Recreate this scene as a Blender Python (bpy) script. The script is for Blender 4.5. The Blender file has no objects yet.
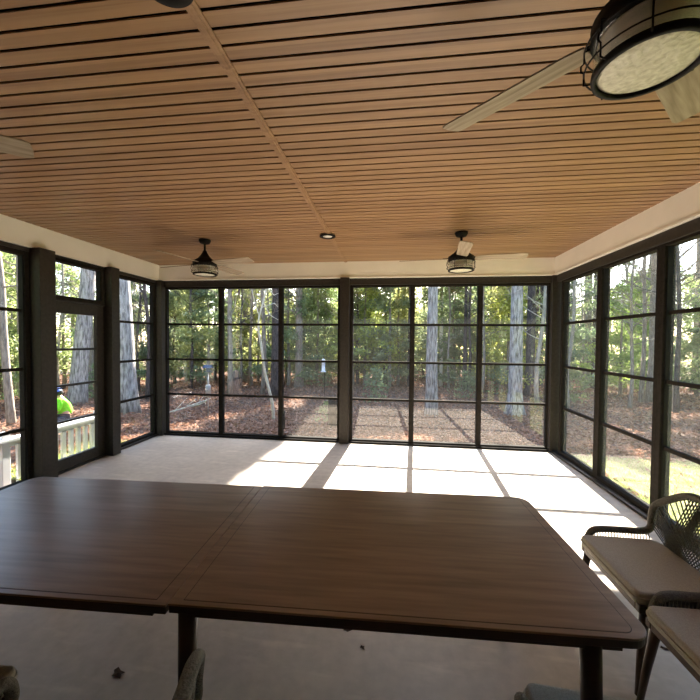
import bpy, bmesh, math, random
from mathutils import Vector, Matrix, noise
S = bpy.context.scene
COL = S.collection
PI = math.pi
rnd = random.Random(11)

# ------------------------------------------------------------------ materials
def mat(name):
    m = bpy.data.materials.new(name); m.use_nodes = True
    nt = m.node_tree
    for n in list(nt.nodes): nt.nodes.remove(n)
    out = nt.nodes.new('ShaderNodeOutputMaterial')
    return m, nt, out
def lin(c):
    f = lambda v: v/12.92 if v <= .04045 else ((v+.055)/1.055)**2.4
    return tuple(f(v/255) for v in c)+(1,)
def N(nt, t, **k):
    n = nt.nodes.new(t)
    for a, b in k.items():
        if a.startswith('i_'): n.inputs[a[2:].replace('_', ' ')].default_value = b
        else: setattr(n, a, b)
    return n
def ramp(nt, stops):
    r = nt.nodes.new('ShaderNodeValToRGB'); e = r.color_ramp.elements
    while len(e) < len(stops): e.new(.5)
    for x, (p, c) in zip(e, stops): x.position = p; x.color = c
    return r
def noisy(name, c1, c2, scale=(1, 1, 1), nscale=5, rough=.6, bump=0, bscale=None, detail=5, lo=.35, hi=.65, coord='Object', spec=.4, metallic=0, extra=None):
    m, nt, out = mat(name); L = nt.links.new
    tc = N(nt, 'ShaderNodeTexCoord'); mp = N(nt, 'ShaderNodeMapping'); mp.inputs['Scale'].default_value = scale
    L(tc.outputs[coord], mp.inputs['Vector'])
    nz = N(nt, 'ShaderNodeTexNoise', i_Scale=nscale, i_Detail=detail); L(mp.outputs[0], nz.inputs['Vector'])
    r = ramp(nt, [(lo, lin(c1)), (hi, lin(c2))]); L(nz.outputs['Fac'], r.inputs[0])
    b = N(nt, 'ShaderNodeBsdfPrincipled', i_Roughness=rough, i_Metallic=metallic); b.inputs['Specular IOR Level'].default_value = spec
    L(r.outputs[0], b.inputs['Base Color'])
    if bump:
        n2 = N(nt, 'ShaderNodeTexNoise', i_Scale=bscale or nscale*3, i_Detail=4); L(mp.outputs[0], n2.inputs['Vector'])
        bp = N(nt, 'ShaderNodeBump', i_Strength=bump, i_Distance=.02); L(n2.outputs['Fac'], bp.inputs['Height']); L(bp.outputs[0], b.inputs['Normal'])
    L(b.outputs[0], out.inputs[0])
    return m
def leafmat(name, cols, trans=.45, scale=2.5, gloss=.04):
    m, nt, out = mat(name); L = nt.links.new
    tc = N(nt, 'ShaderNodeTexCoord'); nz = N(nt, 'ShaderNodeTexNoise', i_Scale=scale, i_Detail=8); L(tc.outputs['Object'], nz.inputs['Vector'])
    r = ramp(nt, [(.3+.4*i/(len(cols)-1), lin(c)) for i, c in enumerate(cols)]); L(nz.outputs['Fac'], r.inputs[0])
    oi = N(nt, 'ShaderNodeObjectInfo'); hs = N(nt, 'ShaderNodeHueSaturation')
    mr = N(nt, 'ShaderNodeMapRange'); mr.inputs['To Min'].default_value = .47; mr.inputs['To Max'].default_value = .53
    L(oi.outputs['Random'], mr.inputs[0]); L(mr.outputs[0], hs.inputs['Hue'])
    L(r.outputs[0], hs.inputs['Color'])
    d = N(nt, 'ShaderNodeBsdfDiffuse'); t = N(nt, 'ShaderNodeBsdfTranslucent'); mx = N(nt, 'ShaderNodeMixShader', i_Fac=trans)
    L(hs.outputs[0], d.inputs[0]); L(hs.outputs[0], t.inputs[0]); L(d.outputs[0], mx.inputs[1]); L(t.outputs[0], mx.inputs[2])
    g = N(nt, 'ShaderNodeBsdfGlossy', i_Roughness=.4); m2 = N(nt, 'ShaderNodeMixShader', i_Fac=gloss)
    L(mx.outputs[0], m2.inputs[1]); L(g.outputs[0], m2.inputs[2]); L(m2.outputs[0], out.inputs[0])
    return m
def panemat(name, refl, haze):
    m, nt, out = mat(name); L = nt.links.new
    lw = N(nt, 'ShaderNodeLayerWeight', i_Blend=.5)
    pw = N(nt, 'ShaderNodeMath', operation='POWER'); pw.inputs[1].default_value = 4; L(lw.outputs['Facing'], pw.inputs[0])
    ma = N(nt, 'ShaderNodeMath', operation='MULTIPLY_ADD'); ma.inputs[1].default_value = .5; ma.inputs[2].default_value = refl; L(pw.outputs[0], ma.inputs[0])
    tr = N(nt, 'ShaderNodeBsdfTransparent'); tr.inputs[0].default_value = (.97, .97, .965, 1)
    gl = N(nt, 'ShaderNodeBsdfGlossy', i_Roughness=.012)
    tc = N(nt, 'ShaderNodeTexCoord'); nz = N(nt, 'ShaderNodeTexNoise', i_Scale=1.6, i_Detail=1); L(tc.outputs['Object'], nz.inputs['Vector'])
    bp = N(nt, 'ShaderNodeBump', i_Strength=.02, i_Distance=.02); L(nz.outputs['Fac'], bp.inputs['Height']); L(bp.outputs[0], gl.inputs['Normal'])
    mx = N(nt, 'ShaderNodeMixShader'); L(ma.outputs[0], mx.inputs[0]); L(tr.outputs[0], mx.inputs[1]); L(gl.outputs[0], mx.inputs[2])
    ts = N(nt, 'ShaderNodeBsdfTranslucent'); ts.inputs[0].default_value = (.8, .8, .8, 1)
    df = N(nt, 'ShaderNodeBsdfDiffuse'); df.inputs[0].default_value = (.8, .8, .8, 1)
    dm = N(nt, 'ShaderNodeMixShader', i_Fac=.5); L(ts.outputs[0], dm.inputs[1]); L(df.outputs[0], dm.inputs[2])
    m2 = N(nt, 'ShaderNodeMixShader', i_Fac=haze); L(mx.outputs[0], m2.inputs[1]); L(dm.outputs[0], m2.inputs[2])
    L(m2.outputs[0], out.inputs[0])
    return m
def woodboards():
    m, nt, out = mat('cedar_boards'); L = nt.links.new
    tc = N(nt, 'ShaderNodeTexCoord'); sp = N(nt, 'ShaderNodeSeparateXYZ'); L(tc.outputs['Object'], sp.inputs[0])
    dv = N(nt, 'ShaderNodeMath', operation='DIVIDE'); dv.inputs[1].default_value = PITCH; L(sp.outputs['Y'], dv.inputs[0])
    fl = N(nt, 'ShaderNodeMath', operation='FLOOR'); L(dv.outputs[0], fl.inputs[0])
    wn = N(nt, 'ShaderNodeTexWhiteNoise', noise_dimensions='1D'); L(fl.outputs[0], wn.inputs['W'])
    mp = N(nt, 'ShaderNodeMapping'); mp.inputs['Scale'].default_value = (1.2, 45, 45); L(tc.outputs['Object'], mp.inputs[0])
    nz = N(nt, 'ShaderNodeTexNoise', i_Scale=1, i_Detail=5); L(mp.outputs[0], nz.inputs['Vector'])
    mx = N(nt, 'ShaderNodeMath', operation='MULTIPLY_ADD'); mx.inputs[1].default_value = .32; L(wn.outputs['Value'], mx.inputs[0]); L(nz.outputs['Fac'], mx.inputs[2])
    r = ramp(nt, [(.35, lin((134, 102, 74))), (.85, lin((164, 130, 96)))]); L(mx.outputs[0], r.inputs[0])
    b = N(nt, 'ShaderNodeBsdfPrincipled', i_Roughness=.38); L(r.outputs[0], b.inputs['Base Color']); b.inputs['Specular IOR Level'].default_value = .4
    L(b.outputs[0], out.inputs[0]); return m
def concrete():
    m, nt, out = mat('concrete_floor'); L = nt.links.new
    tc = N(nt, 'ShaderNodeTexCoord')
    n1 = N(nt, 'ShaderNodeTexNoise', i_Scale=.9, i_Detail=6); n2 = N(nt, 'ShaderNodeTexNoise', i_Scale=14, i_Detail=6)
    mp = N(nt, 'ShaderNodeMapping'); mp.inputs['Scale'].default_value = (1.2, 6, 1); mp.inputs['Rotation'].default_value = (0, 0, .5)
    n3 = N(nt, 'ShaderNodeTexNoise', i_Scale=2.2, i_Detail=3)
    L(tc.outputs['Object'], n1.inputs['Vector']); L(tc.outputs['Object'], n2.inputs['Vector']); L(tc.outputs['Object'], mp.inputs[0]); L(mp.outputs[0], n3.inputs['Vector'])
    r1 = ramp(nt, [(.3, lin((180, 168, 155))), (.7, lin((208, 197, 184)))]); L(n1.outputs['Fac'], r1.inputs[0])
    r2 = ramp(nt, [(.3, (.84, .84, .84, 1)), (.7, (1, 1, 1, 1))]); L(n2.outputs['Fac'], r2.inputs[0])
    r3 = ramp(nt, [(.56, (1, 1, 1, 1)), (.72, (1.18, 1.18, 1.17, 1))]); L(n3.outputs['Fac'], r3.inputs[0])
    a = N(nt, 'ShaderNodeMix', data_type='RGBA', blend_type='MULTIPLY'); a.inputs[0].default_value = 1; L(r1.outputs[0], a.inputs[6]); L(r2.outputs[0], a.inputs[7])
    c = N(nt, 'ShaderNodeMix', data_type='RGBA', blend_type='MULTIPLY'); c.inputs[0].default_value = 1; L(a.outputs[2], c.inputs[6]); L(r3.outputs[0], c.inputs[7])
    b = N(nt, 'ShaderNodeBsdfPrincipled', i_Roughness=.62); b.inputs['Specular IOR Level'].default_value = .25; L(c.outputs[2], b.inputs['Base Color'])
    bp = N(nt, 'ShaderNodeBump', i_Strength=.08, i_Distance=.01); L(n2.outputs['Fac'], bp.inputs['Height']); L(bp.outputs[0], b.inputs['Normal'])
    L(b.outputs[0], out.inputs[0]); return m
def glassmat(name):
    m, nt, out = mat(name); L = nt.links.new
    tr = N(nt, 'ShaderNodeBsdfTransparent'); tr.inputs[0].default_value = (.97, .98, .97, 1)
    gl = N(nt, 'ShaderNodeBsdfGlossy', i_Roughness=.12)
    tc = N(nt, 'ShaderNodeTexCoord'); nz = N(nt, 'ShaderNodeTexNoise', i_Scale=70, i_Detail=2); L(tc.outputs['Object'], nz.inputs['Vector'])
    bp = N(nt, 'ShaderNodeBump', i_Strength=.15, i_Distance=.01); L(nz.outputs['Fac'], bp.inputs['Height']); L(bp.outputs[0], gl.inputs['Normal'])
    mx = N(nt, 'ShaderNodeMixShader', i_Fac=.2); L(tr.outputs[0], mx.inputs[1]); L(gl.outputs[0], mx.inputs[2])
    L(mx.outputs[0], out.inputs[0]); return m
def lensmat():
    m, nt, out = mat('frosted_lens'); L = nt.links.new
    tc = N(nt, 'ShaderNodeTexCoord'); nz = N(nt, 'ShaderNodeTexNoise', i_Scale=60, i_Detail=3); L(tc.outputs['Object'], nz.inputs['Vector'])
    r = ramp(nt, [(.3, lin((205, 202, 180))), (.7, lin((240, 238, 220)))]); L(nz.outputs['Fac'], r.inputs[0])
    b = N(nt, 'ShaderNodeBsdfPrincipled', i_Roughness=.25); L(r.outputs[0], b.inputs['Base Color'])
    bp = N(nt, 'ShaderNodeBump', i_Strength=.7, i_Distance=.01); L(nz.outputs['Fac'], bp.inputs['Height']); L(bp.outputs[0], b.inputs['Normal'])
    L(b.outputs[0], out.inputs[0]); return m

PITCH = .081
M = {}
M['dark'] = noisy('dark_bronze_frame', (44, 41, 38), (54, 50, 46), nscale=30, rough=.5, spec=.3)
M['black'] = noisy('matte_black_metal', (16, 15, 15), (24, 22, 22), nscale=20, rough=.6, spec=.2)
M['railmat'] = noisy('dark_matte_vent_rail', (38, 36, 33), (46, 43, 40), nscale=30, rough=.9, spec=.05)
M['cream'] = noisy('cream_painted_board', (243, 240, 229), (249, 246, 236), nscale=3, rough=.5)
M['board'] = woodboards()
M['gap'] = noisy('shadow_gap_backing', (10, 7, 6), (14, 10, 8), nscale=10, rough=1, spec=0)
M['concrete'] = concrete()
M['tabletop'] = noisy('table_walnut', (116, 93, 77), (148, 122, 102), scale=(2.2, 26, 26), nscale=1.2, rough=.3, detail=6, lo=.3, hi=.7, spec=.45)
M['tabledark'] = noisy('dark_wood_and_edge_shade', (46, 33, 27), (60, 44, 36), scale=(3, 20, 3), nscale=1.5, rough=.5)
M['chairwood'] = noisy('chair_leg_wood', (66, 50, 40), (88, 68, 54), scale=(20, 20, 3), nscale=1.5, rough=.5)
M['rope'] = noisy('grey_olive_rope', (88, 86, 79), (122, 118, 109), scale=(1, 1, 1), nscale=160, rough=.85, bump=.5, bscale=240)
M['cushion'] = noisy('taupe_cushion_fabric', (170, 163, 151), (188, 181, 168), nscale=220, rough=.95, bump=.15, bscale=400, spec=.1)
M['blade'] = noisy('weathered_grey_wood_blade', (132, 118, 100), (178, 164, 144), scale=(3, 40, 40), nscale=1.2, rough=.6, lo=.3, hi=.7)
M['glass'] = glassmat('seeded_glass')
M['lens'] = lensmat()
M['pane_back'] = panemat('vinyl_pane_back', .055, .004)
M['pane_right'] = panemat('vinyl_pane_right', .05, .055)
M['pane_left'] = panemat('vinyl_pane_left', .035, .006)
M['siding'] = noisy('beige_house_siding', (140, 120, 102), (154, 134, 114), scale=(1, 1, 9), nscale=3, rough=.7)
M['white'] = noisy('white_railing_paint', (222, 222, 226), (236, 236, 238), nscale=4, rough=.5)
M['bark'] = noisy('grey_oak_bark', (104, 98, 96), (184, 178, 174), scale=(7, 7, 1.3), nscale=2.6, rough=.95, bump=1, bscale=6, lo=.35, hi=.62)
M['bark_dark'] = noisy('dark_pine_bark', (52, 46, 46), (96, 86, 82), scale=(8, 8, 1.5), nscale=3, rough=.95, bump=.8, bscale=8)
M['bark_pale'] = noisy('pale_sapling_bark', (196, 186, 166), (228, 218, 200), scale=(8, 8, 2), nscale=3, rough=.8)
M['bark_mid'] = noisy('ash_grey_bark', (138, 130, 118), (180, 170, 156), scale=(8, 8, 2), nscale=3, rough=.85)
M['bark_thin'] = noisy('grey_brown_bark', (112, 100, 90), (160, 148, 134), scale=(8, 8, 1.5), nscale=3, rough=.9)
M['leaf_a'] = leafmat('holly_leaves', [(104, 120, 74), (152, 164, 104), (198, 204, 142)], .55)
M['leaf_b'] = leafmat('cedar_sprays', [(94, 110, 82), (134, 150, 108), (178, 188, 138)], .52)
M['leaf_y'] = leafmat('sunny_yellow_green_leaves', [(124, 146, 62), (176, 190, 92), (212, 218, 130)], .58)
M['litter'] = noisy('leaf_litter_ground', (82, 68, 60), (126, 106, 94), nscale=6, detail=10, rough=1, bump=1, bscale=22, spec=.05)
M['fallen'] = leafmat('fallen_oak_leaves', [(104, 76, 60), (148, 114, 92), (190, 156, 132)], .2, 9, 0)
M['grass'] = leafmat('lawn_grass', [(92, 116, 50), (138, 158, 78), (176, 180, 108)], .35, 3)
M['lawn'] = noisy('lawn_soil', (104, 112, 62), (146, 144, 92), nscale=5, detail=8, rough=1, spec=.05)
M['lime'] = noisy('lime_safety_fabric', (120, 232, 24), (150, 250, 50), nscale=8, rough=.8)
M['blue'] = noisy('blue_cap_fabric', (84, 112, 190), (110, 140, 214), nscale=8, rough=.8)
M['jeans'] = noisy('grey_trouser_fabric', (70, 74, 86), (92, 96, 106), nscale=8, rough=.9)
M['skin'] = noisy('skin', (190, 138, 112), (204, 152, 126), nscale=8, rough=.6)
M['hair'] = noisy('black_hair', (18, 16, 16), (28, 25, 24), nscale=8, rough=.6)
M['bluefeeder'] = noisy('slate_blue_plastic', (52, 66, 92), (70, 86, 112), nscale=8, rough=.5)
M['greymetal'] = noisy('grey_galvanised_metal', (140, 140, 140), (168, 168, 166), nscale=8, rough=.5, metallic=.3)
M['pale_disc'] = noisy('pale_lens_and_fill_disc', (224, 220, 210), (240, 236, 228), nscale=8, rough=.3)
M['leafdry'] = noisy('dry_brown_leaf', (52, 38, 28), (84, 62, 44), nscale=20, rough=.9)

# ------------------------------------------------------------------ mesh helpers
class MB:
    def __init__(self): self.v = []; self.f = []; self.sm = []
    def quad(self, a, b, c, d, sm=False):
        i = len(self.v); self.v += [tuple(a), tuple(b), tuple(c), tuple(d)]; self.f.append((i, i+1, i+2, i+3)); self.sm.append(sm)
    def box(self, x0, x1, y0, y1, z0, z1):
        i = len(self.v)
        self.v += [(x0, y0, z0), (x1, y0, z0), (x1, y1, z0), (x0, y1, z0), (x0, y0, z1), (x1, y0, z1), (x1, y1, z1), (x0, y1, z1)]
        for f in ((0, 3, 2, 1), (4, 5, 6, 7), (0, 1, 5, 4), (1, 2, 6, 5), (2, 3, 7, 6), (3, 0, 4, 7)):
            self.f.append(tuple(i+k for k in f)); self.sm.append(False)
        return self
    def tube(self, pts, rad, seg=8, caps=True, closed=False):
        pts = [Vector(p) for p in pts]; n = len(pts)
        rad = rad if isinstance(rad, (list, tuple)) else [rad]*n
        rings = []; up = None
        for k in range(n):
            t = (pts[(k+1) % n]-pts[k-1]) if closed else (pts[min(k+1, n-1)]-pts[max(k-1, 0)])
            t.normalize()
            if up is None: up = Vector((0, 0, 1)) if abs(t.z) < .9 else Vector((1, 0, 0))
            a = (up-t*up.dot(t)).normalized(); b = t.cross(a); up = a
            i = len(self.v); rings.append(i)
            for s in range(seg):
                an = 2*PI*s/seg; self.v.append(tuple(pts[k]+(a*math.cos(an)+b*math.sin(an))*rad[k]))
        for k in range(n if closed else n-1):
            p, q = rings[k], rings[(k+1) % n]
            for s in range(seg):
                s2 = (s+1) % seg; self.f.append((p+s, p+s2, q+s2, q+s)); self.sm.append(True)
        if caps and not closed:
            self.f.append(tuple(rings[0]+s for s in reversed(range(seg)))); self.sm.append(False)
            self.f.append(tuple(rings[-1]+s for s in range(seg))); self.sm.append(False)
        return self
    def lathe(self, prof, seg=32, c=(0, 0), closed=False):
        i = len(self.v); n = len(prof)
        for r, z in prof:
            for s in range(seg):
                a = 2*PI*s/seg; self.v.append((c[0]+r*math.cos(a), c[1]+r*math.sin(a), z))
        for k in range(n if closed else n-1):
            k2 = (k+1) % n
            for s in range(seg):
                s2 = (s+1) % seg; self.f.append((i+k*seg+s, i+k*seg+s2, i+k2*seg+s2, i+k2*seg+s)); self.sm.append(True)
        return self
    def poly_prism(self, outline, z0, z1):
        i = len(self.v); n = len(outline)
        self.v += [(x, y, z0) for x, y in outline]+[(x, y, z1) for x, y in outline]
        self.f.append(tuple(i+k for k in reversed(range(n)))); self.sm.append(False)
        self.f.append(tuple(i+n+k for k in range(n))); self.sm.append(False)
        for k in range(n):
            k2 = (k+1) % n; self.f.append((i+k, i+k2, i+n+k2, i+n+k)); self.sm.append(False)
        return self
    def build(self, name, m, parent=None, bevel=0, seg=2):
        me = bpy.data.meshes.new(name); me.from_pydata(self.v, [], self.f)
        me.polygons.foreach_set('use_smooth', self.sm); me.update()
        if bevel or len(self.f) < 6000:
            bm = bmesh.new(); bm.from_mesh(me); bmesh.ops.recalc_face_normals(bm, faces=bm.faces); bm.to_mesh(me); bm.free()
        me.materials.append(m)
        o = bpy.data.objects.new(name, me); COL.objects.link(o)
        if parent: o.parent = parent
        if bevel:
            b = o.modifiers.new('bevel', 'BEVEL'); b.width = bevel; b.segments = seg; b.limit_method = 'ANGLE'
        return o
def box(*a): return MB().box(*a)
def empty(name, loc=(0, 0, 0), rz=0):
    o = bpy.data.objects.new(name, None); COL.objects.link(o); o.location = loc; o.rotation_euler = (0, 0, rz); o.empty_display_size = .1
    return o
def tag(o, label=None, cat=None, group=None, kind=None):
    if label: o['label'] = label
    if cat: o['category'] = cat
    if group: o['group'] = group
    if kind: o['kind'] = kind
    return o
def struct(o, label=None, cat=None): return tag(o, label, cat, None, 'structure')
def dup(o, parent=None):
    c = o.copy(); COL.objects.link(c)
    if parent: c.parent = parent
    for ch in list(o.children): dup(ch, c)
    return c
def catmull(pts, n=8):
    pts = [Vector(p) for p in pts]; out = []
    for i in range(len(pts)-1):
        p0, p1, p2, p3 = pts[max(i-1, 0)], pts[i], pts[i+1], pts[min(i+2, len(pts)-1)]
        for k in range(n):
            t = k/n
            out.append(.5*((2*p1)+(p2-p0)*t+(2*p0-5*p1+4*p2-p3)*t*t+(3*p1-p0-3*p2+p3)*t**3))
    out.append(pts[-1]); return out
def rrect(x0, x1, y0, y1, r, n=6):
    o = []
    for cx, cy, a in ((x1-r, y1-r, 0), (x0+r, y1-r, 90), (x0+r, y0+r, 180), (x1-r, y0+r, 270)):
        for k in range(n+1):
            t = math.radians(a+90*k/n); o.append((cx+r*math.cos(t), cy+r*math.sin(t)))
    return o

# ------------------------------------------------------------------ camera
H = 1.6
yaw, pitch, roll = math.radians(7.056), math.radians(-1.454), math.radians(.461)
f = Vector((-math.sin(yaw)*math.cos(pitch), math.cos(yaw)*math.cos(pitch), math.sin(pitch)))
r = Vector((math.cos(yaw), math.sin(yaw), 0)); u = r.cross(f)
r2 = r*math.cos(roll)+u*math.sin(roll); u2 = u*math.cos(roll)-r*math.sin(roll)
cd = bpy.data.cameras.new('camera'); cam = bpy.data.objects.new('camera', cd); COL.objects.link(cam)
cd.sensor_width = 36; cd.lens = 353.1/700*36; cd.clip_start = .02; cd.clip_end = 500
mw = Matrix((r2, u2, -f)).transposed().to_4x4(); mw.translation = (0, 0, H); cam.matrix_world = mw
S.camera = cam

# ------------------------------------------------------------------ room constants
XL, XR, D, Y0 = -3.877, 2.295, 5.453, -1.3
HC, HB = 2.83, 2.574
# floor slab
struct(box(XL-.16, XR+.16, Y0-.1, D+.16, -.14, 0).build('floor', M['concrete']), 'pale stained concrete porch floor', 'floor')
# ceiling: boards over a dark backing, split by a centre trim
cm = MB()
nb = int((D-Y0)/PITCH)+1
for k in range(nb+1):
    ya = Y0-.0154+k*PITCH; yb = min(ya+PITCH-.0145, D)
    if yb > ya+.005: cm.box(XL, XR, ya, yb, HC, HC+.018)
ce = struct(cm.build('ceiling', M['board']), 'brown wood plank ceiling with dark gaps', 'ceiling')
box(XL-.1, XR+.1, Y0-.1, D+.1, HC+.007, HC+.08).build('ceiling_backing', M['gap'], ce)
tm = MB(); tm.box(-.778, -.727, Y0, D, HC-.009, HC-.001); tm.box(-.764, -.742, Y0, D, HC-.014, HC-.008)
struct(tm.build('trim_1', M['board'], None, .002), 'brown wood seam strip down the ceiling', 'trim')
rf = box(XL-.9, XR+.9, Y0-.3, D+1.65, HC+.09, HC+.3).build('roof', M['siding'])  # eave out of view, lengthened so the sun patch ends before the table front
struct(rf, 'porch roof with an unseen eave lengthened to cut off the sun', 'roof')
# cream friezes
def frieze(name, b, lip, label):
    m = MB(); m.box(*b); m.box(*lip); struct(m.build(name, M['cream'], None, .003), label, 'wall')
frieze('wall_back', (XL-.16, XR+.16, D, D+.14, HB, HC+.028), (XL, XR, D-.012, D+.01, HB, HB+.022), 'cream board above the back windows')
frieze('wall_left', (XL-.14, XL, Y0, D, HB, HC+.028), (XL-.01, XL+.012, Y0, D-.012, HB, HB+.022), 'cream board above the door and left windows')
frieze('wall_right', (XR, XR+.14, Y0, D, HB, HC+.028), (XR-.012, XR+.01, Y0, D-.012, HB, HB+.022), 'cream board above the right windows')
struct(box(XL-.14, XR+.14, Y0-.14, Y0, 0, HC+.028).build('wall_front', M['siding']), 'beige house wall behind the table', 'wall')
# headers, sills, posts
ntrim = [1]
def trim(m, label, mm='dark', bevel=.004):
    ntrim[0] += 1
    o = (m if isinstance(m, MB) else box(*m)).build('trim_%d' % ntrim[0], M[mm], None, bevel); struct(o, label, 'trim'); return o
G = .1   # glass setback from the inner face
trim((XL-.14, XR+.14, D+.02, D+.15, 2.475, HB), 'dark header over the back windows')
trim((XL-.14, XL-.02, Y0, D+.02, 2.53, HB), 'dark header over the left windows')
trim((XR+.02, XR+.14, Y0, D+.02, 2.475, HB), 'dark header over the right windows')
trim((XL, XR, D+.0, D+.16, 0, .028), 'dark sill under the back windows', 'railmat')
trim((XL-.15, XL-.0, 4.42, D, 0, .03), 'dark sill under the left corner window')
trim((XL-.15, XL-.0, Y0, 3.42, 0, .03), 'dark sill under the left window')
trim((XR-.005, XR+.15, Y0, D, 0, .026), 'dark sill under the right windows')
trim((-.83, -.69, D-.05, D+.15, 0, HB+.005), 'dark post in the middle of the back windows')
trim((-.852, -.668, D+.06, D+.155, 0, HB-.01), 'dark filler added behind the middle post to block light leaks')  # added to close the gap where sun leaked past the post
trim((XL-.14, XL+.075, D-.05, D+.15, 0, HB), 'dark back left corner post')
trim((XR-.03, XR+.15, D-.03, D+.15, 0, HB), 'dark back right corner post')
trim((XL-.14, XL+.1, 3.37, 3.55, 0, HB+.004), 'broad dark post left of the door')
trim((XL-.14, XL+.085, 4.36, 4.5, 0, HB+.004), 'dark post right of the door')
trim((XL-.14, XL-.0, 1.98, 2.12, 0, HB), 'dark post at the near end of the left window')

# ------------------------------------------------------------------ windows
nwin = [0]
def frame_unit(along, plane, a0, a1, z0, z1, rails, pane_m, label, jamb=.045, sign=1, tilt=0):
    """a window unit with stacked vinyl vents. along: 'x' (back wall) or 'y' (side walls)"""
    nwin[0] += 1
    root = empty('window_%d' % nwin[0], ((a0+a1)/2, plane, z0) if along == 'x' else (plane, (a0+a1)/2, z0))
    struct(root, label, 'window')
    hw = (a1-a0)/2; hh = z1-z0
    def bx(m, s0, s1, d0, d1, q0, q1):
        if along == 'x': m.box(s0, s1, d0, d1, q0, q1)
        else: m.box(min(sign*d0, sign*d1), max(sign*d0, sign*d1), s0, s1, q0, q1)
    fm = MB()
    bx(fm, -hw, -hw+jamb, -.05, .04, 0, hh); bx(fm, hw-jamb, hw, -.05, .04, 0, hh)
    bx(fm, -hw+jamb, hw-jamb, -.05, .04, 0, jamb); bx(fm, -hw+jamb, hw-jamb, -.05, .04, hh-jamb, hh)
    fm.build('frame', M['railmat'], root, .003)
    tm = MB()   # thin inner tracks
    bx(tm, -hw+jamb, -hw+jamb+.007, -.03, .03, jamb, hh-jamb); bx(tm, hw-jamb-.007, hw-jamb, -.03, .03, jamb, hh-jamb)
    tm.build('track', M['black'], root)
    zs = [jamb]+[q-z0 for q in rails]+[hh-jamb]
    for k, q in enumerate(rails):
        m = MB(); bx(m, -hw+jamb+.007, hw-jamb-.007, -.022+.006*k, .012+.006*k, q-z0-.017, q-z0+.017); m.build('rail', M['railmat'], root, .002)
    for k in range(len(zs)-1):
        m = MB(); bx(m, -hw+jamb+.007, hw-jamb-.007, -.004+.006*k, .0+.006*k, zs[k]+.0, zs[k+1]-.0); m.build('pane', pane_m, root)
    return root
RB = (.681, 1.27, 1.858)
bk = [(-3.826, -2.835), (-2.835, -1.815), (-1.815, -.845), (-.675, .28), (.28, 1.286), (1.286, 2.281)]
bl = ['first', 'second', 'third', 'fourth', 'fifth', 'sixth']
for (a, b), w in zip(bk, bl):
    frame_unit('x', D+G, a, b, .02, 2.475, RB, M['pane_back'], '%s dark framed window column from the left on the back wall' % w, jamb=.03)
rt = [(4.41, 5.34), (3.47, 4.41), (2.53, 3.47), (1.58, 2.53), (.64, 1.58)]
for (a, b), w in zip(rt, ['farthest', 'second farthest', 'third farthest', 'fourth farthest', 'nearest']):
    frame_unit('y', XR+G, a, b, .02, 2.50, (.675, 1.262, 1.872), M['pane_right'], '%s dark framed window column on the right wall' % w, sign=1, jamb=.05)
frame_unit('y', XL-.08, 4.49, 5.42, .02, 2.53, (.681, 1.27, 1.858), M['pane_left'], 'dark framed window column in the left wall between door and corner', sign=-1)
frame_unit('y', XL-.08, 2.12, 3.37, .02, 2.53, (.62, 1.27, 1.90), M['pane_left'], 'dark framed window column in the left wall nearer than the door', sign=-1)
struct(box(XL-.14, XL, Y0, 1.98, 0, HB).build('wall_left_near', M['siding']), 'beige house wall at the near end of the left side', 'wall')
struct(box(XR, XR+.14, Y0, .64, 0, HB).build('wall_right_near', M['siding']), 'beige house wall at the near end of the right side', 'wall')
# transom and door
frame_unit('y', XL-.07, 3.55, 4.36, 2.06, 2.555, (), M['pane_left'], 'transom window over the glazed door', jamb=.05, sign=-1)
dr = struct(empty('door_1', (XL-.06, 3.955, 0)), 'dark framed door with four stacked glass panes', 'door')
hw = .40
dm = MB()
dm.box(-.025, .025, -hw, -hw+.115, .02, 2.045); dm.box(-.025, .025, hw-.115, hw, .02, 2.045)
dm.box(-.025, .025, -hw+.115, hw-.115, .02, .16); dm.box(-.025, .025, -hw+.115, hw-.115, 1.905, 2.045)
dm.build('door_leaf', M['dark'], dr, .004)
dj = MB(); dj.box(-.07, .035, -.405, -.40, 0, 2.06); dj.box(-.07, .035, .40, .405, 0, 2.06); dj.box(-.07, .045, -.405, .405, 2.046, 2.06); dj.box(-.07, .05, -.405, .405, .0, .018)
dj.build('door_frame', M['dark'], dr)
zd = [.16, .60, 1.035, 1.47, 1.905]
for k in range(4):
    box(-.002, .002, -hw+.115, hw-.115, zd[k], zd[k+1]).build('pane', M['pane_left'], dr)
    if k: box(-.016, .016, -hw+.115, hw-.115, zd[k]-.014, zd[k]+.014).build('rail', M['dark'], dr)
hm = MB(); hm.box(.025, .033, -.375, -.335, .93, 1.13); hm.tube([(.03, -.355, 1.02), (.075, -.355, 1.02), (.085, -.345, 1.02), (.085, -.25, 1.02)], .009, 8)
hm.build('door_handle', M['black'], dr)

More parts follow.
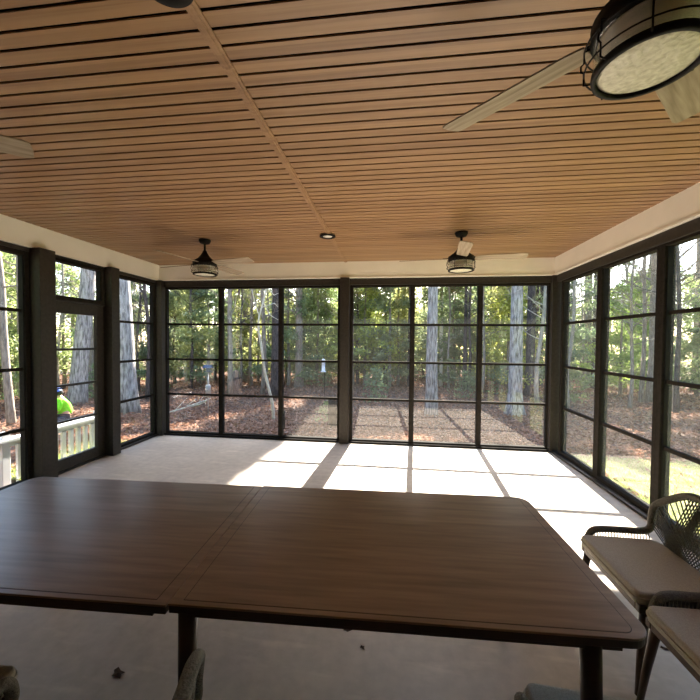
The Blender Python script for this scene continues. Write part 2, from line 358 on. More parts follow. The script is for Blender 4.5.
# ------------------------------------------------------------------ ceiling fans
def make_fan():
    t = empty('ceiling_fan', (0, 0, 0))
    MB().lathe([(0, 0), (.07, 0), (.07, -.018), (.055, -.045), (.02, -.055), (0, -.055)], 28).build('canopy', M['black'], t)
    MB().tube([(0, 0, -.05), (0, 0, -.16)], .0125, 12).build('downrod', M['black'], t)
    MB().lathe([(0, -.135), (.022, -.135), (.03, -.16), (.05, -.195), (.085, -.235), (.115, -.255), (.118, -.27), (.14, -.272), (.14, -.318), (.132, -.325), (0, -.325)], 36).build('motor_housing', M['black'], t)
    MB().lathe([(.128, -.325), (.132, -.33), (.132, -.41), (.128, -.415), (.126, -.41), (.126, -.33)], 36, closed=True).build('glass_shade', M['glass'], t)
    MB().lathe([(.122, -.412), (.136, -.412), (.138, -.424), (.136, -.434), (.124, -.434), (.122, -.424)], 40, closed=True).build('lens_ring', M['black'], t)
    MB().lathe([(0, -.432), (.06, -.431), (.11, -.428), (.122, -.424), (.122, -.418), (0, -.418)], 40).build('lens', M['lens'], t)
    MB().lathe([(0, -.332), (.118, -.332), (.122, -.326), (0, -.326)], 32).build('added_fill_disc', M['pale_disc'], t)  # pale disc added inside the fan light to make its glass look lighter
    cg = MB()
    for k in range(8):
        a = 2*PI*(k+.35)/8; c, s = math.cos(a), math.sin(a)
        P = [(.138, -.312), (.155, -.318), (.155, -.352), (.163, -.358), (.163, -.376), (.155, -.382), (.155, -.42), (.136, -.424)]
        cg.tube([(R*c, R*s, z) for R, z in P], .0028, 6)
    for R, z in ((.155, -.335), (.155, -.40)):
        cg.tube([(R*math.cos(2*PI*k/40), R*math.sin(2*PI*k/40), z) for k in range(40)], .0026, 6, closed=True)
    cg.build('wire_cage', M['black'], t)
    for k in range(4):
        a = k*PI/2; R = Matrix.Rotation(a, 4, 'Z') @ Matrix.Rotation(math.radians(-13), 4, 'X')
        arm = MB(); arm.box(.10, .20, -.022, .022, -.003, .003); ob = arm.build('blade_arm', M['black'], t, .002)
        ob.matrix_local = Matrix.Translation((0, 0, -.285)) @ R
        bl = MB(); ol = [(.15, -.05), (.20, -.06), (.66, -.066), (.685, -.055), (.69, 0), (.685, .055), (.66, .066), (.20, .06), (.15, .05)]
        bl.poly_prism(ol, -.011, -.004); ob = bl.build('blade', M['blade'], t, .002)
        ob.matrix_local = Matrix.Translation((0, 0, -.285)) @ R
    return t
fan = make_fan()
FANS = [(.72, 1.14, 135, 'large foreground ceiling fan with caged light above the tabletop, near right'),
        (-2.33, 1.14, 40, 'near left ceiling fan showing only a grey blade tip at the picture edge'),
        (-2.32, 4.12, -104, 'far ceiling fan with caged light above the back left windows'),
        (.74, 4.12, -96, 'far ceiling fan with caged light above the back right windows')]
for i, (x, y, a, lab) in enumerate(FANS):
    o = fan if i == 0 else dup(fan)
    o.location = (x, y, HC); o.rotation_euler = (0, 0, math.radians(a)); tag(o, lab, 'ceiling fan', 'ceiling fans')
def downlight():
    t = empty('recessed_light')
    MB().lathe([(.052, -.002), (.058, -.009), (.088, -.010), (.093, -.006), (.093, 0), (.052, 0)], 36, closed=True).build('trim_ring', M['black'], t)
    MB().lathe([(0, -.004), (.053, -.004), (.053, -.001), (0, -.001)], 36).build('lamp_lens', M['pale_disc'], t)
    return t
d1 = downlight(); d1.location = (-.775, 4.06, HC-.018); tag(d1, 'small black ringed recessed light on the ceiling seam by the far windows', 'ceiling light', 'recessed ceiling lights')
d2 = dup(d1); d2.location = (-.782, 1.137, HC-.018); tag(d2, 'black recessed light on the ceiling seam cut off by the top of the photo', 'ceiling light', 'recessed ceiling lights')

# ------------------------------------------------------------------ tables
def rrect2(x0, x1, y0, y1, r, end):
    o = []
    for cx, cy, a, e in ((x1-r, y1-r, 0, 1), (x0+r, y1-r, 90, -1), (x0+r, y0+r, 180, -1), (x1-r, y0+r, 270, 1)):
        if e == end:
            for k in range(8): t = math.radians(a+90*k/7); o.append((cx+r*math.cos(t), cy+r*math.sin(t)))
        else: o.append((x1 if e > 0 else x0, y1 if cy > 0 else y0))
    return o
def make_table(name, loc, rz, label, end, inset, L):
    t = empty(name, loc, rz)
    W = .935
    tag(t, label, 'table', 'rectangular dining tables')
    bw = .045
    MB().poly_prism(rrect2(-L/2, L/2, -W/2, W/2, .065, end), .742, .7497).build('edge_band', M['tabletop'], t, .002, 2)
    MB().poly_prism(rrect2(-L/2+.002, L/2-.002, -W/2+.002, W/2-.002, .064, end), .717, .7425).build('edge_face_shade', M['tabledark'], t, .003)  # dark colour paints in the shade on the edge face turned from the windows
    MB().poly_prism(rrect2(-L/2+bw-.0025, L/2-bw+.0025, -W/2+bw*.5-.0025, W/2-bw*.5+.0025, .0325, end), .735, .7501).build('groove_strip', M['tabledark'], t)  # dark strip standing in for the shaded groove inside the border
    MB().poly_prism(rrect2(-L/2+bw, L/2-bw, -W/2+bw*.5, W/2-bw*.5, .03, end), .736, .7508).build('tabletop', M['tabletop'], t, .0005)
    ap = MB()
    for s in (-1, 1):
        ap.box(-L/2+.07, L/2-.07, s*(W/2-.05)-.012, s*(W/2-.05)+.012, .68, .718)
        ap.box(s*(L/2-.07)-.012, s*(L/2-.07)+.012, -W/2+.05, W/2-.05, .68, .718)
    ap.build('apron', M['tabledark'], t)
    for sx in (-1, 1):
        for sy in (-1, 1):
            m = MB(); bx, by = inset[0 if sx < 0 else 1], sy*(W/2-.055)
            m.tube([(bx, by, .717), (bx+(.006 if bx > 0 else -.001), by+sy*.004, .5), (bx+(.035 if bx > 0 else -.004), by+sy*.012, 0)], [.03, .029, .022], 16)
            m.build('leg', M['tabledark'], t)
    return t
make_table('dining_table', (.006, 1.53, 0), math.radians(2.1), 'brown wood dining table on the right, its rounded corner toward the two rope chairs', 1, (-.70, .585), 1.475)
make_table('dining_table', (-1.4475, 1.468, 0), math.radians(2.2), 'brown wood dining table on the left, its end toward the glazed door', -1, (-.60, -.08), 1.43)

# ------------------------------------------------------------------ rope chairs (local: x forward)
def make_chair():
    t = empty('rope_chair')
    # cushion with a soft crowned top
    cu = MB(); cu.poly_prism(rrect(-.16, .262, -.25, .25, .035, 5), .40, .462); cu.build('seat_cushion', M['cushion'], t, .014, 3)
    pp = MB(); pp.tube([(x, y, .434) for x, y in rrect(-.162, .264, -.252, .252, .035, 5)], .004, 6, closed=True); pp.build('piping', M['cushion'], t.children[0])
    fr = MB()
    fr.box(-.17, .25, -.255, -.225, .365, .402); fr.box(-.17, .25, .225, .255, .365, .402)
    fr.box(-.17, -.14, -.225, .225, .365, .402); fr.box(.22, .25, -.225, .225, .365, .402)
    fr.box(-.14, .22, -.225, .225, .385, .402)
    fr.build('seat_frame', M['chairwood'], t, .005)
    for sx in (-1, 1):
        for sy in (-1, 1):
            m = MB(); m.tube([(sx*.175+.04, sy*.235, .38), (sx*.2+.04, sy*.255, .16), (sx*.215+.04, sy*.267, 0)], [.021, .016, .012], 14)
            m.build('leg', M['chairwood'], t)
    half = [(.20, .268, .372), (.205, .272, .41), (.185, .277, .462), (.14, .280, .482), (.02, .283, .485), (-.10, .283, .487), (-.143, .282, .51), (-.148, .281, .57), (-.154, .278, .625), (-.164, .255, .668), (-.19, .16, .745), (-.205, .09, .785), (-.212, .03, .793), (-.213, 0, .793)]
    full = half+[(x, -y, z) for x, y, z in reversed(half[:-1])]
    path = catmull(full, 7)
    MB().tube(path, .019, 12).build('rope_wrapped_frame', M['rope'], t)
    # arm ropes
    for s in (1, -1):
        m = MB(); n = 20
        for k in range(n):
            x = .165-.30*k/(n-1)
            m.tube([(x, s*.281, .475), (x-.004, s*.262, .382)], 0.0033, 6, False)
        m.build('arm_ropes', M['rope'], t)
    # back ropes: two crossing fans from the frame down to the rear rail
    hp = catmull([p for p in half[6:]]+[(x, -y, z) for x, y, z in reversed(half[6:-1])], 6)
    def at(u):
        q = u*(len(hp)-1); i = min(int(q), len(hp)-2); return hp[i].lerp(hp[i+1], q-i)
    for s in (1, -1):
        m = MB(); n = 30
        for k in range(n):
            u = k/(n-1)
            q_ = .03+.60*u; a = at(q_ if s > 0 else 1-q_); yb = s*(.06-.295*u)
            b = Vector((-.166+.006*s, yb, .385)); mid = (a+b)/2+Vector((-.004*s, 0, 0))
            m.tube([a, mid, b], 0.0033, 6, False)
        m.build('back_ropes', M['rope'], t)
    return t
chair = make_chair()
CH = [(1.375, 1.985, PI, 'grey rope armchair with taupe seat beyond the right end of the table, nearer the windows', ),
      (1.365, 1.42, PI+.02, 'grey rope armchair cut by the right picture edge, in front of the other rope chair'),
      (.68, .955, PI/2-.06, 'rope chair at the bottom edge showing only its pale cushion front beside the table leg'),
      (-.672, .672, math.radians(191), 'rope chair at bottom left, its rope wrapped back edge on before the table leg'),
      (-1.50, .77, PI/2+.12, 'rope chair in the bottom left corner showing a beige cushion corner')]
for i, (x, y, a, lab) in enumerate(CH):
    o = chair if i == 0 else dup(chair)
    o.location = (x, y, 0); o.rotation_euler = (0, 0, a); tag(o, lab, 'chair', 'rope dining chairs')

# dry leaf crumbs on the concrete
for x, y, s, lab in ((-1.29, 1.5, .9, 'dark dry leaf on the floor at the bottom left'), (-.235, 1.9, .6, 'small dark leaf crumb on the floor under the table front'),
                  (-.145, 1.80, .4, 'tiny dark crumb on the floor just below the table front crumb'), (1.43, 2.0, .5, 'tiny dark leaf crumb on the floor under the nearer right chair')):
    m = MB(); n = 9; i = 0
    m.v.append((0, 0, .006))
    for k in range(n):
        a = 2*PI*k/n; R = (.016 if k % 2 else .028)*s; m.v.append((R*1.5*math.cos(a), R*math.sin(a), .001+.008*s*(k % 3)/2))
    for k in range(n): m.f.append((0, 1+k, 1+(k+1) % n)); m.sm.append(False)
    o = m.build('dry_leaf', M['leafdry']); o.location = (x, y, .001); o.rotation_euler = (0, 0, rnd.random()*6)
    sd = o.modifiers.new('thick', 'SOLIDIFY'); sd.thickness = .002
    tag(o, lab, 'leaf', 'dry leaves on the floor')

# ------------------------------------------------------------------ outside ground
def gz(x, y):
    d = max(0, y-6.0, -x-7, (x-5)*.7)
    z = -.45-.085*min(d, 7)-.035*max(0, min(d-7, 20))
    return z+.06*noise.noise(Vector((x*.35, y*.35, 3)))
gm = MB(); nx, ny = 150, 130
xs = [-48+96*i/nx for i in range(nx+1)]; ys = [-8+78*(j/ny)**1.35 for j in range(ny+1)]
for yv in ys:
    for xv in xs: gm.v.append((xv, yv, gz(xv, yv)+.03*noise.noise(Vector((xv*2, yv*2, 0)))))
for j in range(ny):
    for i in range(nx):
        a = j*(nx+1)+i; cx, cy = (xs[i]+xs[i+1])/2, (ys[j]+ys[j+1])/2
        gm.f.append((a, a+1, a+nx+2, a+nx+1)); gm.sm.append(True)
gm.build('ground', M['litter']); struct(bpy.data.objects['ground'], 'leaf covered woodland ground', 'ground')
lm = MB()
for j in range(40):
    for i in range(60):
        lm.v.append((2.5+10*i/59, -4+10.9*j/39+.12*noise.noise(Vector((i*.4, 1, 0)))*(j == 39), 0))
lm.v = [(x, y, gz(x, y)+.045) for x, y, z in lm.v]
for j in range(39):
    for i in range(59):
        a = j*60+i; lm.f.append((a, a+1, a+61, a+60)); lm.sm.append(True)
struct(lm.build('lawn', M['lawn']), 'strip of lawn beyond the right windows', 'lawn')
lm = MB()
for j in range(30):
    for i in range(20):
        x, y = -5.9+1.9*i/19, 4.3+2.2*j/29; lm.v.append((x, y, gz(x, y)+.045))
for j in range(29):
    for i in range(19):
        a = j*20+i; lm.f.append((a, a+1, a+21, a+20)); lm.sm.append(True)
struct(lm.build('lawn', M['lawn']), 'patch of grass outside the left corner window', 'lawn')
struct(box(XL-.1, XR+.1, Y0, D+.12, -.75, -.14).build('foundation', M['siding']), 'porch foundation', 'foundation')
# fallen leaves
fl = MB()
def in_view(x, y): 
    a = math.degrees(math.atan2(x, y)); return -58 < a < 46
def leafquad(m, p, s, nrm=None, tilt=.5):
    a = Vector((rnd.gauss(0, 1), rnd.gauss(0, 1), rnd.gauss(0, tilt))).normalized(); b = Vector((rnd.gauss(0, 1), rnd.gauss(0, 1), rnd.gauss(0, tilt)))
    b = (b-a*a.dot(b)).normalized(); a = a*s; b = b*s*.55
    m.quad(p-a, p-b*.9+a*.1, p+a, p+b*.9+a*.1)
cnt = 0
while cnt < 70000:
    d = 6+34*rnd.random()**1.5; a = math.radians(rnd.uniform(-56, 44)); x, y = d*math.sin(a), d*math.cos(a)
    if XL-1.7 < x < XR+.3 and y < D+.4: continue
    if 2.3 < x < 13 and y < 6.8: 
        if rnd.random() > .06: continue
    if y < 1: continue
    leafquad(fl, Vector((x, y, gz(x, y)+.05+.03*rnd.random())), rnd.uniform(.03, .055)*(1+d/30), None, .35); cnt += 1
tag(fl.build('fallen_leaves', M['fallen']), 'rust brown fallen leaves covering the woodland ground', 'leaves', None, 'stuff')
gr = MB()
for k in range(26000):
    if k < 22000: x, y = rnd.uniform(2.5, 11), rnd.uniform(1.5, 6.9)
    else: x, y = rnd.uniform(-5.9, -4.0), rnd.uniform(4.3, 6.5)
    z = gz(x, y)+.045; h = rnd.uniform(.03, .07); a = rnd.random()*6.3; w = .006
    dx, dy = w*math.cos(a), w*math.sin(a); lx, ly = rnd.gauss(0, .025), rnd.gauss(0, .025)
    i = len(gr.v); gr.v += [(x-dx, y-dy, z-.01), (x+dx, y+dy, z-.01), (x+lx, y+ly, z+h)]; gr.f.append((i, i+1, i+2)); gr.sm.append(False)
tag(gr.build('grass', M['grass']), 'short yellow green lawn grass outside the side windows', 'grass', None, 'stuff')

# ------------------------------------------------------------------ white railing outside the door
ra = empty('deck_railing', (-5.25, 4.2, 0)); tag(ra, 'white picket deck railing outside the glazed door', 'railing')
box(-.07, .07, -2.4, 1.5, .185, .225).build('top_rail', M['white'], ra, .004)
box(-.02, .02, -2.4, 1.5, .11, .185).build('upper_rail', M['white'], ra)
box(-.02, .02, -2.4, 1.5, -.56, -.48).build('bottom_rail', M['white'], ra)
for yp in (-2.4, -.05, 1.5): box(-.05, .05, yp-.05, yp+.05, -.75, .32).build('post', M['white'], ra, .004)
k = -2.28
while k < 1.42:
    if abs(k+.05) > .08: box(-.02, .02, k-.03, k+.03, -.49, .13).build('picket', M['white'], ra)
    k += .135

# ------------------------------------------------------------------ trees
def trunk_mb(h, r0, r1, lean=(0, 0), wob=.05, seg=10, flare=1.5, seed=0, n=10):
    m = MB(); P = []; R = []
    for k in range(n+1):
        t = k/n; P.append((lean[0]*t+wob*h*.1*noise.noise(Vector((t*3, seed, 0))), lean[1]*t+wob*h*.1*noise.noise(Vector((t*3, seed, 7))), -.25+(h+.25)*t))
        R.append((r0+(r1-r0)*t)*(flare if k == 0 else (1+(flare-1)*.3 if k == 1 and n > 8 else 1)))
    m.tube(P, R, seg); return m, P
def branches(m, P, h, n, lo, rb, lmin, lmax, seed, twig=2):
    rr = random.Random(seed)
    for k in range(n):
        t = rr.uniform(lo, .97); i = min(int(t*(len(P)-1)), len(P)-2); p = Vector(P[i]).lerp(Vector(P[i+1]), t*(len(P)-1)-i)
        a = rr.random()*2*PI; L = rr.uniform(lmin, lmax)*(1.15-t*.6); el = rr.uniform(.1, .9)
        d = Vector((math.cos(a)*math.cos(el), math.sin(a)*math.cos(el), math.sin(el)))
        q = [p, p+d*L*.5+Vector((rr.gauss(0, .05)*L, rr.gauss(0, .05)*L, 0)), p+d*L+Vector((0, 0, .12*L))]
        m.tube(q, [rb, rb*.6, rb*.2], 5, False)
        for w in range(twig):
            s = q[1].lerp(q[2], rr.random()); d2 = (d+Vector((rr.gauss(0, .7), rr.gauss(0, .7), rr.gauss(.2, .5)))).normalized()
            m.tube([s, s+d2*L*.45], [rb*.4, rb*.12], 4, False)
def place_polar(px, depth):   # px: column in the photograph -> world x,y on that sight line at that depth
    az = math.atan((px-350)/353.1)-yaw; dist = depth/math.cos(az+yaw)
    return dist*math.sin(az), dist*math.cos(az)
def trunk_tree(px, depth, wpx, h, label, m='bark', lean=(0, 0), nb=10, lo=.45, flare=1.45, wob=.05, name='bare_tree', group=None, seed=None):
    x, y = place_polar(px, depth); r0 = wpx/2*depth/353.1
    sd = seed if seed is not None else int(px*7+depth)
    t = empty(name, (x, y, gz(x, y)))
    mb, P = trunk_mb(h, r0, r0*.72, lean, wob, 14, flare, sd); mb.build('trunk', M[m], t)
    if nb:
        for q in range(nb):
            b = MB(); branches(b, P, h, 1, lo, max(.012, r0*.28), .8, 2.4, sd*31+q); b.build('branch', M[m], t)
    tag(t, label, 'tree', group); return t
def visible_h(depth): return 2.5+.17*depth+1.2
HV = lambda d, x, y: max(3.5, 1.6+.19*d+.25-gz(x, y))
def ht(px, depth):
    x, y = place_polar(px, depth); return HV(depth, x, y)
T = trunk_tree
T(432, 12.3, 12.5, ht(432, 12.3), 'thick pale grey trunk standing alone in the middle of the back right windows', nb=0, flare=1.25, wob=.03)
T(516, 12.8, 14, ht(516, 12.8), 'thick grey oak trunk with flared roots in the rightmost back window', nb=0, flare=1.9, wob=.03)
T(530.5, 19, 9, 9, 'dark grey trunk just right of and behind the flared oak trunk', 'bark_dark', nb=3)
T(541, 23, 4.5, 9, 'thin dark trunk at the right edge of the rightmost back window', 'bark_dark', nb=5)
T(494, 26, 7, 9, 'greenish grey trunk left of the flared oak trunk in the rightmost back window', 'bark_thin', nb=5)
T(276, 17, 9.5, 9, 'straight dark grey trunk beside the mullion in the second back window', 'bark_dark', nb=0, wob=.03)
T(299, 22, 8, 9, 'grey trunk in the third back window from the left', 'bark_thin', nb=8)
T(247, 26, 9, 10, 'pale grey trunk in the upper middle of the second back window', 'bark_thin', nb=6)
T(230, 18, 5, 9, 'pale slim trunk at the left edge of the second back window', 'bark_thin', nb=5)
T(76, 14, 15, 9, 'massive grey oak trunk seen through the glazed door and its transom', 'bark', nb=4, lo=.6, flare=1.3, wob=.1, lean=(.5, .48))
T(127, 11.4, 21, 8.5, 'massive mottled grey oak trunk seen through the window right of the door', 'bark', nb=3, lo=.6, flare=1.3, wob=.1, lean=(-.25, -.2))
T(11, 9.5, 7, 7.5, 'pale slim trunk seen through the near left window', 'bark_thin', nb=4, lean=(-.3, -.3), wob=.15, flare=1.15)
T(655, 17, 11, 12, 'grey trunk in the second right hand window from the corner', 'bark_thin', nb=8)
T(587, 24, 8, 12, 'slim grey trunk in the first right hand window from the corner', 'bark_thin', nb=8)
T(697, 22, 7, 13, 'slim trunk at the right edge of the right hand windows', 'bark_thin', nb=8)
T(404, 27, 4, 9, 'thin pale trunk in the first back window right of the middle post', 'bark_thin', nb=5)
T(441, 24, 4, 10, 'thin pale trunk just right of the thick pale trunk', 'bark_pale', nb=4)
# leaning white sapling
x, y = place_polar(273, 10.4); z0 = gz(x, y)
sp = empty('white_sapling', (x, y, z0)); tag(sp, 'crooked white leaning sapling in the second back window', 'tree')
def w(px, py, dep=10.4):
    x2, y2 = place_polar(px, dep); return (x2-x, y2-y, H-(py-341)/353.1*dep-z0)
sp_path = catmull([w(273.5, 420), w(272.5, 405), w(267, 382), w(264, 368), w(261, 345), w(258.5, 332), w(259, 318), w(263, 303), w(266, 288), w(268, 270)], 4)
MB().tube(sp_path, [.052-.034*k/(len(sp_path)-1) for k in range(len(sp_path))], 8).build('trunk', M['bark_pale'], sp)
sb = MB()
for a, b, c in ((w(263, 303), w(270, 316), w(281, 322)), (w(259.5, 318), w(254, 300), w(250, 284)), (w(266, 288), w(274, 296), w(284, 291)), (w(262, 308), w(274, 304), w(283, 312)), (w(264, 300), w(268, 285), w(276, 276))):
    sb.tube([a, b, c], [.016, .012, .004], 5, False)
sb.build('branches', M['bark_pale'], sp)

# bare background trees: three prototypes, copied one by one
def bare_proto(m, seed, h):
    t = empty('bare_tree'); mb, P = trunk_mb(h, .085, .03, (rnd.gauss(0, .3), rnd.gauss(0, .3)), .25, 8, 1.3, seed); mb.build('trunk', M[m], t)
    b = MB(); branches(b, P, h, 26, .25, .022, .9, 2.6, seed, 3); b.build('branches', M[m], t); return t
protos = [bare_proto('bark_thin', 3, 11), bare_proto('bark_dark', 4, 12), bare_proto('bark_mid', 5, 9.5)]
blab = ['slim grey bare tree among the background woods', 'slim dark bare tree among the background woods', 'slim pale bare tree among the background woods']
first = [True]*3; nbt = 0
placed = []
for k in range(900):
    if nbt >= 125: break
    az = rnd.uniform(-57, 43); d = 17+30*rnd.random()
    x, y = d*math.sin(math.radians(az)), d*math.cos(math.radians(az))
    if -2.3 < x < 2.8 and y < 27: continue
    if any((x-a)**2+(y-b)**2 < 1.4 for a, b in placed): continue
    placed.append((x, y)); j = (0, 1, 0, 2, 0)[k % 5]
    o = protos[j] if first[j] else dup(protos[j]); first[j] = False
    s = rnd.uniform(.75, 1.3); o.location = (x, y, gz(x, y)-.05); o.scale = (s, s, s*rnd.uniform(.9, 1.1)); o.rotation_euler = (0, 0, rnd.random()*6.28)
    tag(o, blab[j], 'tree', ['grey bare trees', 'dark bare trees', 'pale bare trees'][j]+' in the woods'); nbt += 1

# evergreens
def foliage(h, rad, n, s, seed, lo=.12, cone=.6):
    rr = random.Random(seed); m = MB(); nc = 60
    clumps = []
    for k in range(nc):
        t = lo+(1-lo)*rr.random(); R = rad*((1-t)**cone if t > .35 else (.75+.25*t/.35))*rr.random()**.45
        a = rr.random()*2*PI; clumps.append((Vector((R*math.cos(a), R*math.sin(a), t*h)), rr.uniform(.25, .5)*rad*.62))
    for k in range(n):
        c, R = clumps[rr.randrange(nc)]
        p = c+Vector((rr.gauss(0, 1), rr.gauss(0, 1), rr.gauss(0, .6)))*R*.5
        if p.z < .1: continue
        a = Vector((rr.gauss(0, 1), rr.gauss(0, 1), rr.gauss(0, .8))).normalized(); b = Vector((rr.gauss(0, 1), rr.gauss(0, 1), rr.gauss(0, .8)))
        b = (b-a*a.dot(b)).normalized(); q = s*rr.uniform(.6, 1.3); a = a*q; b = b*q*.5
        m.quad(p-a, p-b, p+a, p+b)
    return m
def ever_proto(m, h, rad, n, s, seed, lo=.12, cone=.6, name='evergreen_tree'):
    t = empty(name); mb, P = trunk_mb(h*.93, .09, .02, (0, 0), .1, 8, 1.2, seed); mb.build('trunk', M['bark_thin'], t)
    foliage(h, rad, n, s, seed, lo, cone).build('foliage', M[m], t); return t
EP = [ever_proto('leaf_a', 6.5, 1.9, 9000, .075, 21), ever_proto('leaf_b', 7.5, 1.8, 9500, .075, 22, .08, .8), ever_proto('leaf_y', 5.2, 1.7, 7500, .075, 23), ever_proto('leaf_a', 8.5, 2.4, 9500, .09, 24, .2, .5)]
elab = ['mid green holly tree in the woods behind the windows', 'dark green cedar in the woods behind the windows', 'yellow green leafy tree in the woods behind the windows', 'tall broad green evergreen in the woods behind the windows']
ef = [True]*4
def ever(j, x, y, s, lab=None, grp=True):
    o = EP[j] if ef[j] else dup(EP[j]); ef[j] = False
    o.location = (x, y, gz(x, y)-.05); o.scale = (s, s, s*rnd.uniform(.9, 1.1)); o.rotation_euler = (0, 0, rnd.random()*6.28)
    tag(o, lab or elab[j], 'tree', None if lab else ['holly trees', 'cedars', 'yellow green trees', 'tall evergreens'][j]+' in the woods'); return o
def everpx(j, px, dep, s, lab=None):
    x, y = place_polar(px, dep); return ever(j, x, y, s, lab)
everpx(2, 365, 24, 1.6, 'bright yellow green tree just right of the middle post')
everpx(2, 243, 30, 1.8, 'yellow green tree behind the trunks of the second back window')
everpx(0, 190, 22, 1.45, 'broad green holly filling the upper part of the leftmost back window')
everpx(1, 470, 25, 1.4, 'dark green cedar between the thick pale trunk and the flared oak trunk')
everpx(0, 325, 27, 1.5, 'green holly filling the third back window')
k = 0
epl = []
while k < 88:
    ring = k % 3
    az = rnd.uniform(-58, 44); d = (rnd.uniform(22, 28), rnd.uniform(29, 38), rnd.uniform(39, 52))[ring]
    x, y = d*math.sin(math.radians(az)), d*math.cos(math.radians(az))
    if any((x-a)**2+(y-b)**2 < 3.2 for a, b in epl): continue
    if az > 21 and rnd.random() < .6: continue
    if az < -36 and rnd.random() < .4: continue
    epl.append((x, y))
    j = rnd.choice((0, 0, 1, 1, 2)) if ring == 0 else rnd.choice((0, 1, 1, 3, 3, 2))
    s = rnd.uniform(1.0, 1.4) if ring == 0 else rnd.uniform(.85, 1.3)
    ever(j, x, y, s); k += 1
for k in range(34):  # unseen side trees added to block sky reflected in the back panes
    sgn = -1 if k % 2 else 1
    az = rnd.uniform(60, 112) if sgn < 0 else rnd.uniform(46, 95); d = rnd.uniform(17, 30)
    x, y = sgn*d*math.sin(math.radians(az)), d*math.cos(math.radians(az)); ever(rnd.choice((0, 1, 3)), x, y, rnd.uniform(1.2, 1.7))
for k in range(44):  # unseen trees behind the porch, added to keep bright sky out of pane reflections
    a = math.radians(rnd.uniform(100, 172)); d = rnd.uniform(12, 24)
    ever(rnd.choice((0, 1, 3)), (-4-d*math.sin(a)) if k % 2 else (3+d*math.sin(a)), 2+d*math.cos(a), rnd.uniform(1.2, 1.8))
# the high crowned pine whose crown shades the left part of the floor
pn = empty('pine_tree', (-2.55, 18.0, gz(-2.55, 18))); tag(pn, 'tall pine hidden behind the middle post with its crown above the view', 'tree')
mb, P = trunk_mb(17, .2, .06, (0, 0), .03, 10, 1.3, 77); mb.build('trunk', M['bark_dark'], pn)
cr = MB(); rr = random.Random(5)
for k in range(6500):
    p = Vector((rr.uniform(-1.6, 1.5), rr.uniform(-1.0, 1.0), rr.uniform(7.2, 11.6)))
    a = Vector((rr.gauss(0, 1), rr.gauss(0, 1), rr.gauss(0, 1))).normalized(); b = a.orthogonal().normalized(); a *= .2; b *= .12
    cr.quad(p-a, p-b, p+a, p+b)
cr.build('foliage', M['leaf_b'], pn)

# tall pines added with unseen crowns above the view to shade the yard
tp = empty('pine_tree'); mb, P = trunk_mb(12.4, .15, .05, (0, 0), .03, 10, 1.3, 55); mb.build('trunk', M['bark_dark'], tp)
cr = MB(); rr = random.Random(9)
cl = [(Vector((rr.uniform(-1.7, 1.7), rr.uniform(-1.2, 1.2), rr.uniform(8.0, 12.6))), rr.uniform(.35, .75)) for k in range(34)]
for k in range(5200):
    c, R = cl[rr.randrange(34)]; p = c+Vector((rr.gauss(0, 1), rr.gauss(0, 1), rr.gauss(0, .7)))*R*.5; p.z = min(p.z, 12.9)
    a = Vector((rr.gauss(0, 1), rr.gauss(0, 1), rr.gauss(0, 1))).normalized(); b = a.orthogonal().normalized(); a *= .14; b *= .07
    cr.quad(p-a, p-b, p+a, p+b)
cr.build('foliage', M['leaf_b'], tp)
for i, (x, y) in enumerate(((-.6, 25.2), (2.6, 25.4), (5.9, 25.0), (-6.6, 25.4), (9.6, 25.3), (1.0, 22.8), (4.4, 22.6), (-2.8, 22.7), (-11.5, 25.2), (13.2, 25.3))):
    o = tp if i == 0 else dup(tp); s = 1 if y > 24 else .87
    o.location = (x, y, gz(x, y)); o.scale = (1, 1, s); o.rotation_euler = (0, 0, PI*(i % 2)+rnd.uniform(-.2, .2)); tag(o, 'tall dark pine trunk in the woods with its crown added above the windows to shade the yard', 'tree', 'tall pines in the woods')
# understory shrubs
SH = []
for j, (m, s) in enumerate((('leaf_a', 31), ('leaf_b', 32))):
    t = empty('woodland_shrub'); foliage(1.5, .8, 900, .06, s, .05, .5).build('foliage', M[m], t)
    st = MB()
    for q in range(5):
        a = q*1.3; st.tube([(0, 0, -.05), (.3*math.cos(a), .3*math.sin(a), .8), (.45*math.cos(a), .45*math.sin(a), 1.3)], [.015, .01, .004], 5, False)
    st.build('stems', M['bark_thin'], t); SH.append(t)
sf = [True]*2
def shrub(j, x, y, s, lab=None):
    o = SH[j] if sf[j] else dup(SH[j]); sf[j] = False
    o.location = (x, y, gz(x, y)); o.scale = (s, s, s); o.rotation_euler = (0, 0, rnd.random()*6)
    tag(o, lab or ['low green shrub on the leaf litter of the woods', 'low dark green shrub on the leaf litter of the woods'][j], 'shrub', None if lab else ['green', 'dark green'][j]+' shrubs in the woods')
x, y = place_polar(326, 10.3); shrub(0, x, y, .42, 'small green shrub left of the middle post, beside the black barrel')
x, y = place_polar(375, 16); shrub(1, x, y, 1.0, 'leafy green shrub low in the first window right of the middle post')
x, y = place_polar(466, 17); shrub(1, x, y, .9, 'dark green shrub low between the thick pale trunk and the flared oak')
for k in range(26):
    az = rnd.uniform(-55, 42); d = rnd.uniform(19, 32); x, y = d*math.sin(math.radians(az)), d*math.cos(math.radians(az))
    shrub(k % 2, x, y, rnd.uniform(.6, 1.2))
# fallen branches
for px, dep, L, ang, lab in ((185, 11.5, 1.6, .7, 'fallen forked branch on the leaf litter in the leftmost back window'), (198, 13, 1.2, -.5, 'fallen grey branch behind the forked branch')):
    x, y = place_polar(px, dep); m = MB()
    m.tube([(-L/2, 0, .03), (0, .1, .2), (L/2, .05, .45)], [.03, .025, .01], 6); m.tube([(0, .1, .2), (L*.2, -.1, .5)], [.018, .006], 5); m.tube([(-L*.2, .06, .12), (L*.05, .2, .5)], [.015, .005], 5)
    o = m.build('fallen_branch', M['bark_pale']); o.location = (x, y, gz(x, y)); o.rotation_euler = (0, 0, ang); tag(o, lab, 'branch')

